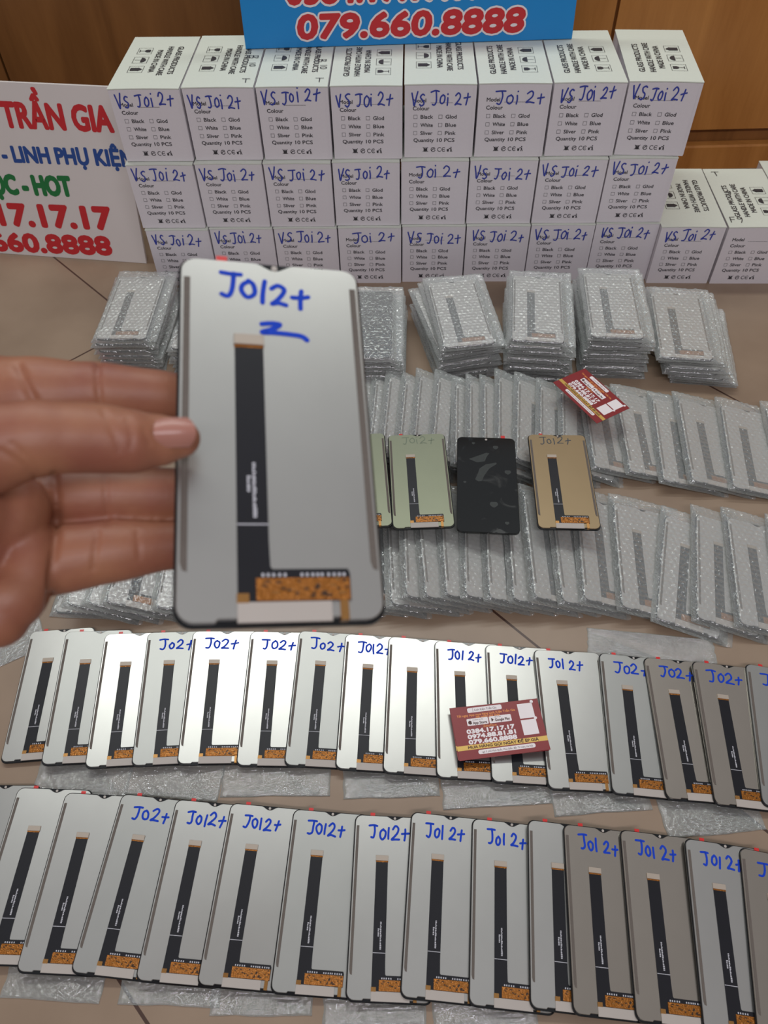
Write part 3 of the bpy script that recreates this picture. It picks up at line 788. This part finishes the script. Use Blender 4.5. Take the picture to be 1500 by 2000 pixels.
# stacks of wrapped displays
def stack(tl, bl, z, n, label_top, label_low, group, seed, top_kind='panel', jit=.003, turn=.03, top_turn=0.0, spread=0.0, rx=0.0):
    r = random.Random(seed)
    A = at(*tl, z); B = at(*bl, z); d = (A - B).normalized(); d.z = 0; d.normalize()
    pitch = z / n
    for k in range(n):
        top = k == n - 1
        a = 0 if top else r.uniform(-turn, turn) + top_turn * (1 if k < n - 2 else .4)
        dd = Vector((d.x * math.cos(a) - d.y * math.sin(a), d.x * math.sin(a) + d.y * math.cos(a), 0))
        x = Vector((dd.y, -dd.x, 0))
        org = B + Vector((r.uniform(-jit, jit) * (0 if top else 1) + (spread * (n - 1 - k) / n), r.uniform(-jit, jit) * (0 if top else 1), 0)); org.z = k * pitch
        if top and top_kind == 'glass': o = wd_
        else: o = new_wrap(k + seed, not top and k < n - 2)
        frame(o, org, x, dd, Vector((0, 0, 1)))
        tag(o, label_top if top else label_low, 'wrapped display', group)
T_ = 'bubble-wrapped display on top of %s'; L_ = 'bubble-wrapped display lying under others in %s'
def st(where, **k): return dict(label_top=T_ % where, label_low=L_ % where, **k)
stack((234, 515), (175, 662), .058, 8, seed=1, group='displays in the stack near the white sign', **st('the stack nearest the white sign'))
stack((372, 540), (322, 680), .045, 6, seed=2, group='displays in the stack half hidden by the held panel', **st('the stack peeking out behind the held panel'))
stack((668, 533), (655, 700), .062, 8, seed=3, group='displays in the dark-faced stack', top_kind='glass', label_top='bubble-wrapped display lying dark glass upward on its stack, beside the held panel', label_low=L_ % 'the stack with a dark glass face')
stack((823, 534), (861, 680), .067, 9, seed=4, group='displays in the twisted stack', top_turn=.10, **st('the twisted stack beside the dark-faced stack'))
stack((995, 509), (992, 663), .075, 10, seed=5, group='displays in the tall stack', **st('the tall stack right beside the twisted stack'))
stack((1130, 518), (1149, 657), .074, 10, seed=6, group='displays in the stack behind the card', **st('the tall stack behind the tilted maroon card'))
stack((1262, 556), (1284, 697), .050, 7, seed=7, group='displays in the spread-out end stack', spread=.040, jit=.005, turn=.05, **st('the spread-out end stack below the single cartons'))

# ------------------------------------------------------------------ four loose panels lying across the wrapped rows
def flat(o, tl, bl, z):
    A = at(*tl, z); B = at(*bl, z); d = (A - B).normalized(); m = (A + B) / 2 - d * PL / 2
    x, y, n = pose(m, m + d, 0); frame(o, m - n * ZP, x, y, n)
MZ = .052
o = new_lcd('sage'); flat(o, (640, 850), (645, 1036), MZ); tag(o, 'pale green display panel mostly hidden behind the held panel', 'display panel')
o = new_lcd('sage'); flat(o, (757, 847), (767, 1037), MZ); pen(o, 'JOi2+', 81, .24, .56, .035, 'greymark', .012, .0010, .01); tag(o, 'pale green display panel with faint grey writing lying on the wrapped rows', 'display panel')
o = new_lcd('gold'); flat(o, (1030, 846), (1051, 1034), MZ); pen(o, 'JO12+', 82, .19, .54, .03, 'navymark', .0125, .0012, .01); tag(o, 'gold-brown display panel with dark writing lying on the wrapped rows', 'display panel')
t = empty('display_panel')
def smudge_mat():
    m = mat('smudged_black_glass', (16, 19, 18), 0.12, var=0.2, scale=20)
    N = m.node_tree.nodes; L = m.node_tree.links; bs = N['Principled BSDF']
    tc = N.new('ShaderNodeTexCoord'); nz = N.new('ShaderNodeTexNoise'); nz.inputs['Scale'].default_value = 38; nz.inputs['Detail'].default_value = 4; nz.inputs['Distortion'].default_value = 1.0
    L.new(tc.outputs['Object'], nz.inputs['Vector'])
    rp = N.new('ShaderNodeValToRGB'); rp.color_ramp.elements[0].position = .58; rp.color_ramp.elements[1].position = .8
    rp.color_ramp.elements[0].color = (.12, .12, .12, 1); rp.color_ramp.elements[1].color = (.5, .5, .5, 1)
    L.new(nz.outputs['Fac'], rp.inputs[0]); L.new(rp.outputs[0], bs.inputs['Roughness']); return m
mb = MB(); mb.prism(rrect(0, 0, PW, PL, .0065, 6), 0, ZP, .0005); mb.obj('glass_panel', smudge_mat(), t)
mb = MB(); mb.prism(disc(PW / 2, PL - .0038, .0015, 16), ZP, ZP + .0002); mb.obj('camera_hole', M['tape'], t)
mb = MB(); mb.prism([(X(.76), PL - .001), (X(.83), PL - .001), (X(.83), PL + .0055), (X(.76), PL + .0055)], .0008, .0012); mb.obj('pull_tab', M['tab'], t)
M['print'] = mat('finger_mark', (34, 39, 37), 0.5, var=.5, scale=300)
for u, v, r_ in ((.28, .07, .0018), (.66, .11, .0030), (.85, .38, .0034), (.60, .72, .0042), (.80, .90, .0022), (.13, .50, .0015)):
    mb = MB(); mb.poly([(X(u) + r_ * 1.15 * math.cos(a), Y(v) + r_ * math.sin(a) * (1 + .2 * math.sin(3 * a))) for a in np.linspace(0, 6.28, 15)[:-1]], ZP + 3e-5); mb.obj('finger_mark', M['print'], t)
mb = MB(); mb.poly([(X(.20), Y(.25)), (X(.32), Y(.22)), (X(.50), Y(.175)), (X(.55), Y(.18)), (X(.50), Y(.225)), (X(.47), Y(.27)), (X(.34), Y(.285))], ZP + 3e-5); mb.obj('finger_mark', M['print'], t)
mb = MB(); mb.poly([(X(.30), Y(.47)), (X(.34), Y(.42)), (X(.38), Y(.35)), (X(.48), Y(.305)), (X(.66), Y(.28)), (X(.67), Y(.295)), (X(.54), Y(.35)), (X(.46), Y(.42)), (X(.41), Y(.485)), (X(.36), Y(.49))], ZP + 4e-5); mb.obj('finger_mark', M['print'], t)
flat(t, (893, 850), (892, 1041), MZ); tag(t, 'display panel lying black glass side up with finger marks', 'display panel')

# ------------------------------------------------------------------ business cards
def card(tl, bl, tr, z, label, dx=0, rot=0, plain=False, dz=0, tilt=0.0):
    CW, CH = .0900, .0540
    A = at(*tl, z); B = at(*bl, z); T = at(*tr, z)
    x = (T - A).normalized(); x.z = 0; x.normalize()
    if rot: x = Vector((x.x * math.cos(rot) - x.y * math.sin(rot), x.x * math.sin(rot) + x.y * math.cos(rot), 0))
    x = Vector((x.x, x.y, -tilt)).normalized()
    y = Vector((-x.y, x.x, 0)).normalized(); n = x.cross(y)
    cen = (B + T) / 2
    org = cen - x * CW / 2 - y * CH / 2; org.z = org.z + dz
    t = empty('business_card'); frame(t, org, x, y, n)
    mb = MB(); mb.box(0, 0, 0, CW, CH, .0005); mb.obj('card_stock', M['maroon'], t)
    z1 = .00055
    cx = lambda u: CW * u
    cy = lambda v: CH * (1 - v)
    mb = MB(); mb.poly(rrect(cx(.19), cy(.125), cx(.58), cy(.03), .0015), z1); mb.poly(rrect(cx(.16), cy(.375), cx(.40), cy(.24), .001), z1); mb.poly(rrect(cx(.41), cy(.375), cx(.66), cy(.24), .001), z1)
    mb.poly(rrect(cx(.22), cy(.925), cx(.85), cy(.845), .0018), z1); mb.rect(cx(.755), cy(.36), cx(.925), cy(.07), z1); mb.rect(cx(.755), cy(.68), cx(.925), cy(.39), z1)
    mb.poly(disc(cx(.925), cy(.05), .0017), z1); mb.poly(disc(cx(.925), cy(.375), .0016), z1 + 2e-5)
    mb.obj('white_fields', M['white'], t)
    mb = MB(); mb.rect(0, cy(.825), CW, cy(.735), z1); mb.obj('gold_band', M['goldband'], t)
    mb = MB()
    for k, s in enumerate(('0384.17.17.17', '0974.88.81.81', '079.660.8888')):
        put_text(mb, s, cx(.14), cy(.52 + .1 * k), CH * .075, z1, CW * .53, .10, 0, 8)
    mb.obj('phone_numbers', M['white'], t)
    mb = MB()
    put_text(mb, 'Tải ngay App mua hàng Linh Kiện Trần Gia', cx(.06), cy(.19), CH * .042, z1, CW * .66, .05, 0, 4)
    put_text(mb, 'để miễn phí Ship', cx(.27), cy(.238), CH * .04, z1, CW * .27, .05, 0, 4)
    put_text(mb, 'Zalo/Face', cx(.33), cy(.43), CH * .045, z1, CW * .15, .03, 0, 4)
    mb.obj('orange_lettering', M['orange'], t)
    mb = MB()
    z2 = z1 + .0001
    put_text(mb, 'Linh Kiện Trần Gia', cx(.27), cy(.10), CH * .042, z2, CW * .25)
    mb.rect(cx(.25), cy(.115), cx(.253), cy(.04), z2)
    put_text(mb, 'App Store', cx(.225), cy(.355), CH * .05, z2, CW * .155, .04, 0, 4); put_text(mb, 'Available on the', cx(.225), cy(.28), CH * .02, z2, CW * .12)
    put_text(mb, 'Google Play', cx(.475), cy(.345), CH * .05, z2, CW * .165, .04, 0, 4); put_text(mb, 'GET IT ON', cx(.475), cy(.275), CH * .02, z2, CW * .07)
    ax_, ay_ = cx(.195), cy(.315)
    mb.poly([(ax_ + .0018 * (1 + .12 * math.cos(2 * a)) * math.cos(a) - (.0007 if abs(a - .1) < .35 else 0), ay_ + .002 * math.sin(a)) for a in np.linspace(0, 6.28, 25)[:-1]], z2)
    mb.poly([(ax_, ay_ + .0022), (ax_ + .0009, ay_ + .0034), (ax_ + .0003, ay_ + .0034)], z2)
    mb.poly([(cx(.435), cy(.35)), (cx(.462), cy(.31)), (cx(.435), cy(.27))], z2)
    put_text(mb, 'MUA HÀNG GỌI NGAY ĐỂ ÉP GIÁ', cx(.12), cy(.805), CH * .05, z1 + .0001, CW * .78, .05, 0, 4)
    put_text(mb, 'ngõ 5, phố Minh Quốc, Phúc Diễn, Bắc Từ Liêm, Hà Nội', cx(.26), cy(.905), CH * .033, z2, CW * .56)
    mb.obj('dark_lettering', M['darktext'], t)
    tag(t, label, 'business card'); return t
CZ = .0185
card((876, 1388), (888, 1486), (1055, 1364), CZ, 'maroon business card lying lowest of two on the upper loose row', rot=-.03, dz=-.0008)
card((878, 1386), (889, 1487), (1057, 1364), CZ, 'maroon business card lying on another card on the upper loose row')
card((1140, 720), (1079, 744), (1231, 801), .052, 'maroon business card tilted across the back leaning row of wrapped displays')

# ------------------------------------------------------------------ empty bubble sheets under the loose rows
SH = [film_sleeve(40 + k, .085, .150, nx=46, ny=80, single=True) for k in range(3)]
def sheet(px, py, ang, label, k, z=0.0, sx=1.0, sy=1.0):
    p = at(px, py, 0)
    o = link('bubble_wrap_sheet', SH[k % 3]); o.location = (p.x, p.y, z + .0002); o.rotation_euler = (0, 0, ang); o.scale = (sx, sy, .75)
    tag(o, label, 'bubble wrap'); return o
lower = 'empty bubble-wrap sleeve on the floor below the %s panel of the upper loose row'
for k, (px, py, nm) in enumerate(((60, 1556, 'second'), (240, 1552, 'fourth'), (430, 1558, 'sixth'), (670, 1562, 'eighth'), (866, 1582, 'tenth'), (1084, 1596, 'twelfth'), (1305, 1640, 'fourteenth'))):
    sheet(px, py, -.05 + .02 * k - .08 * (k == 1), lower % nm, k, 0, 1.25 if k in (2, 4) else 1.1, .62)
near = 'empty bubble-wrap sleeve on the floor below the %s panel of the nearest loose row'
for k, (px, py, nm) in enumerate(((0, 1948, 'second'), (230, 1962, 'fourth'), (408, 1985, 'sixth'), (630, 2010, 'seventh'), (850, 2030, 'ninth'))):
    sheet(px, py, -.08 + .03 * k, near % nm, k + 1, 0, 1.0, .6)
sheet(1150, 1310, -.14, 'empty bubble-wrap sleeve showing above the thirteenth panel of the upper loose row', 0, 0, 1.6, .35)
sheet(-60, 1330, .5, 'crumpled bubble-wrap sleeve on the floor under the hand', 1, 0, 1.0, .8)

# ------------------------------------------------------------------ held panel and the hand
held = new_lcd('silver')
Mx = Vector((.9698, .1242, -.2101)); My = Vector((-.0581, .9536, .2955)); Mz = Mx.cross(My)
cen = Vector((-.039, .2045, .5529))
horg = cen - Mx * PW / 2 - My * PL / 2 - Mz * ZP
frame(held, horg, Mx, My, Mz)
pen(held, 'JO12+', 5, .21, .50, .045, 'marker2', .0110, .0020, -.10)
mb = MB(); write(mb, 'Z', X(.43), Y(.235), .0070, PW * .17, .0022, ZP + .00008, random.Random(4)); mb.obj('handwriting', M['marker2'], held)
tag(held, 'large silver display panel held up in the hand, blue marker writing at its top', 'display panel')

def lathe(pts, nseg=20):
    """tube through (pos, rx, rz) stations with rounded ends; rx across the picture plane, rz toward the camera"""
    P = [Vector(p[0]) for p in pts]; n = len(P)
    # dense stations
    st_ = []
    for i in range(n - 1):
        p0 = P[max(0, i - 1)]; p1 = P[i]; p2 = P[i + 1]; p3 = P[min(n - 1, i + 2)]
        for k in range(10):
            t = k / 10
            pos = (p1 * 2 + (p2 - p0) * t + (p0 * 2 - p1 * 5 + p2 * 4 - p3) * t * t + (p1 * 3 - p0 - p2 * 3 + p3) * t ** 3) * .5
            u = t * t * (3 - 2 * t)
            st_.append((pos, pts[i][1] * (1 - u) + pts[i + 1][1] * u, pts[i][2] * (1 - u) + pts[i + 1][2] * u))
    st_.append((P[-1], pts[-1][1], pts[-1][2]))
    # caps
    d0 = (st_[1][0] - st_[0][0]).normalized(); d1 = (st_[-1][0] - st_[-2][0]).normalized()
    pre = [(st_[0][0] - d0 * st_[0][1] * math.sin(a), st_[0][1] * math.cos(a), st_[0][2] * math.cos(a)) for a in (1.5, 1.2, .9, .6, .3)]
    post = [(st_[-1][0] + d1 * st_[-1][1] * math.sin(a), st_[-1][1] * math.cos(a), st_[-1][2] * math.cos(a)) for a in (.3, .6, .9, 1.2, 1.5)]
    st_ = pre + st_ + post
    V = []; Fs = []
    for i, (p, rx, rz) in enumerate(st_):
        t = (st_[min(i + 1, len(st_) - 1)][0] - st_[max(0, i - 1)][0]).normalized()
        b = fwd - t * fwd.dot(t); b.normalize(); a = t.cross(b)
        for k in range(nseg):
            q = 2 * math.pi * k / nseg; V.append(p + a * rx * math.cos(q) + b * rz * math.sin(q))
    m = len(st_)
    for i in range(m - 1):
        for k in range(nseg): Fs.append((i * nseg + k, i * nseg + (k + 1) % nseg, (i + 1) * nseg + (k + 1) % nseg, (i + 1) * nseg + k))
    Fs.append(tuple(range(nseg - 1, -1, -1))); Fs.append(tuple((m - 1) * nseg + k for k in range(nseg)))
    return V, Fs

def K(x, y, d, rpx, flat=1.0):
    """station: pixel, depth, half width in pixels"""
    return (cam_pt(x, y, d), rpx * d / F, rpx * d / F * flat)

def hand():
    mb = MB()
    parts = [
        # thumb over the front of the panel
        [K(-140, 905, .258, 100), K(-40, 880, .250, 92), K(60, 858, .249, 78), K(130, 855, .252, 71), K(195, 857, .256, 69), K(255, 862, .259, 64), K(310, 860, .2625, 52, .85), K(352, 856, .2655, 40, .75)],
        # index finger behind
        [K(-150, 800, .315, 100), K(-40, 786, .308, 92), K(60, 776, .304, 80), K(170, 768, .306, 62), K(200, 768, .3065, 60), K(290, 772, .311, 52), K(370, 780, .317, 46), K(430, 790, .320, 40)],
        # middle finger
        [K(-140, 960, .312, 90), K(0, 965, .306, 74), K(120, 965, .303, 62), K(215, 966, .305, 60), K(330, 968, .312, 55), K(400, 968, .318, 48), K(440, 968, .321, 40)],
        # ring finger
        [K(-120, 1110, .300, 90), K(20, 1105, .296, 74), K(115, 1094, .294, 68), K(215, 1078, .297, 62), K(330, 1066, .304, 48), K(390, 1062, .308, 40)],
        # little finger, folded back into the palm
        [K(-150, 1160, .285, 90), K(-30, 1165, .279, 72), K(20, 1168, .279, 66), K(55, 1120, .282, 54), K(58, 1060, .284, 44)],
        # heel of the thumb and palm
        [K(-180, 960, .270, 130), K(-80, 985, .275, 120), K(10, 1000, .283, 84)],
        [K(-260, 1080, .28, 190), K(-120, 1060, .285, 165), K(-60, 990, .295, 150), K(-50, 900, .300, 120)],
        [K(-120, 1150, .28, 120), K(-40, 1190, .277, 88), K(-5, 1205, .277, 62)],
        # wrist and forearm running out of the picture
        [K(-650, 1420, .26, 190), K(-480, 1250, .275, 170), K(-300, 1100, .283, 185)],
    ]
    for p in parts:
        V, Fs = lathe(p); mb.add(V, Fs)
    me = mb.mesh('hand_cage', M['skin'])
    tmp = bpy.data.objects.new('hand_cage', me); C.objects.link(tmp)
    md = tmp.modifiers.new('r', 'REMESH'); md.mode = 'VOXEL'; md.voxel_size = .0011; md.use_smooth_shade = True
    sm = tmp.modifiers.new('s', 'SMOOTH'); sm.iterations = 7; sm.factor = .5
    dg = bpy.context.evaluated_depsgraph_get(); dg.update()
    me2 = bpy.data.meshes.new_from_object(tmp.evaluated_get(dg))
    bpy.data.objects.remove(tmp); bpy.data.meshes.remove(me)
    # skin creases: press shallow grooves along lines given in the picture, on the side that faces the camera
    n = len(me2.vertices); co = np.empty(n * 3); me2.vertices.foreach_get('co', co); co = co.reshape(-1, 3)
    no = np.empty(n * 3); me2.vertices.foreach_get('normal', no); no = no.reshape(-1, 3)
    rel = co - np.array(CP); dz = rel @ np.array(fwd); pu = 750 + F * (rel @ np.array(ix)) / dz; pv = 1000 + F * (rel @ np.array(iy)) / dz
    facing = (no * rel).sum(1) < 0
    def groove(line, wpx, depth, dmin, dmax):
        best = np.full(n, 1e9)
        for (x0, y0), (x1, y1) in zip(line[:-1], line[1:]):
            vx, vy = x1 - x0, y1 - y0; t = np.clip(((pu - x0) * vx + (pv - y0) * vy) / (vx * vx + vy * vy), 0, 1)
            best = np.minimum(best, np.hypot(pu - x0 - t * vx, pv - y0 - t * vy))
        g = np.exp(-(best / wpx) ** 2) * facing * (dz > dmin) * (dz < dmax)
        return -(no * (depth * g)[:, None])
    off = np.zeros_like(co)
    for a in (([(192, 700), (190, 740), (196, 790)], 7, .0011, .28, .33), ([(35, 715), (55, 760), (68, 785)], 9, .0016, .27, .33), ([(205, 930), (210, 1020)], 6, .0006, .27, .34),
              ([(190, 1040), (186, 1075), (183, 1110)], 6, .0008, .27, .33), ([(268, 1040), (272, 1090)], 5, .0005, .27, .33),
              ([(200, 800), (215, 830), (228, 860), (232, 880)], 5, .0005, .2, .275), ([(250, 820), (258, 850), (256, 875)], 5, .0005, .2, .275), ([(280, 840), (292, 868)], 4, .0004, .2, .275),
              ([(0, 880), (40, 905), (70, 935)], 6, .0008, .2, .3), ([(20, 865), (55, 895), (85, 930)], 4, .0005, .2, .3),
              ([(105, 930), (112, 1000), (108, 1060), (100, 1120), (98, 1190)], 7, .0016, .24, .32)):
        off += groove(*a)
    co = co + off
    me2.vertices.foreach_set('co', co.ravel()); me2.update()
    me2.polygons.foreach_set('use_smooth', [True] * len(me2.polygons))
    me2.materials.clear(); me2.materials.append(M['skin']); me2.name = 'hand'
    h = link('hand', me2)
    # thumbnail
    Vn = []; Fn = []; nu, nv = 10, 8
    ctr = cam_pt(342, 843, .2545)
    a = (cam_pt(390, 835, .2560) - cam_pt(300, 838, .2515)).normalized(); b = (iy - a * iy.dot(a)).normalized(); nn = a.cross(b)
    if nn.dot(fwd) > 0: nn = -nn
    for j in range(nv + 1):
        for i in range(nu + 1):
            u = i / nu * 2 - 1; v = j / nv * 2 - 1
            rad = math.sqrt(max(0, 1 - .55 * v * v)) if u > 0 else math.sqrt(max(0, 1 - .35 * v * v))
            x = u * .0068 * rad; y = v * .0050 * (1 - .10 * (u < 0) * u * u)
            z = -.0030 * v * v - .0010 * u * u
            Vn.append(ctr + a * x + b * y + nn * z)
    for j in range(nv):
        for i in range(nu): Fn.append((j * (nu + 1) + i, j * (nu + 1) + i + 1, (j + 1) * (nu + 1) + i + 1, (j + 1) * (nu + 1) + i))
    k = len(Vn); Vn += [p - nn * .002 for p in Vn]; Fn += [tuple(q + k for q in reversed(f)) for f in Fn]
    mbn = MB(); mbn.smooth = True; mbn.add(Vn, Fn); mbn.obj('thumbnail', M['nail'], h)
    tag(h, 'bare hand reaching in from the picture edge, holding up the large silver panel', 'hand')
hand()

# prototypes that no row used
for o in list(protos.values()) + wp + wl:
    if 'label' not in o:
        for ch in list(o.children_recursive): bpy.data.objects.remove(ch)
        bpy.data.objects.remove(o)
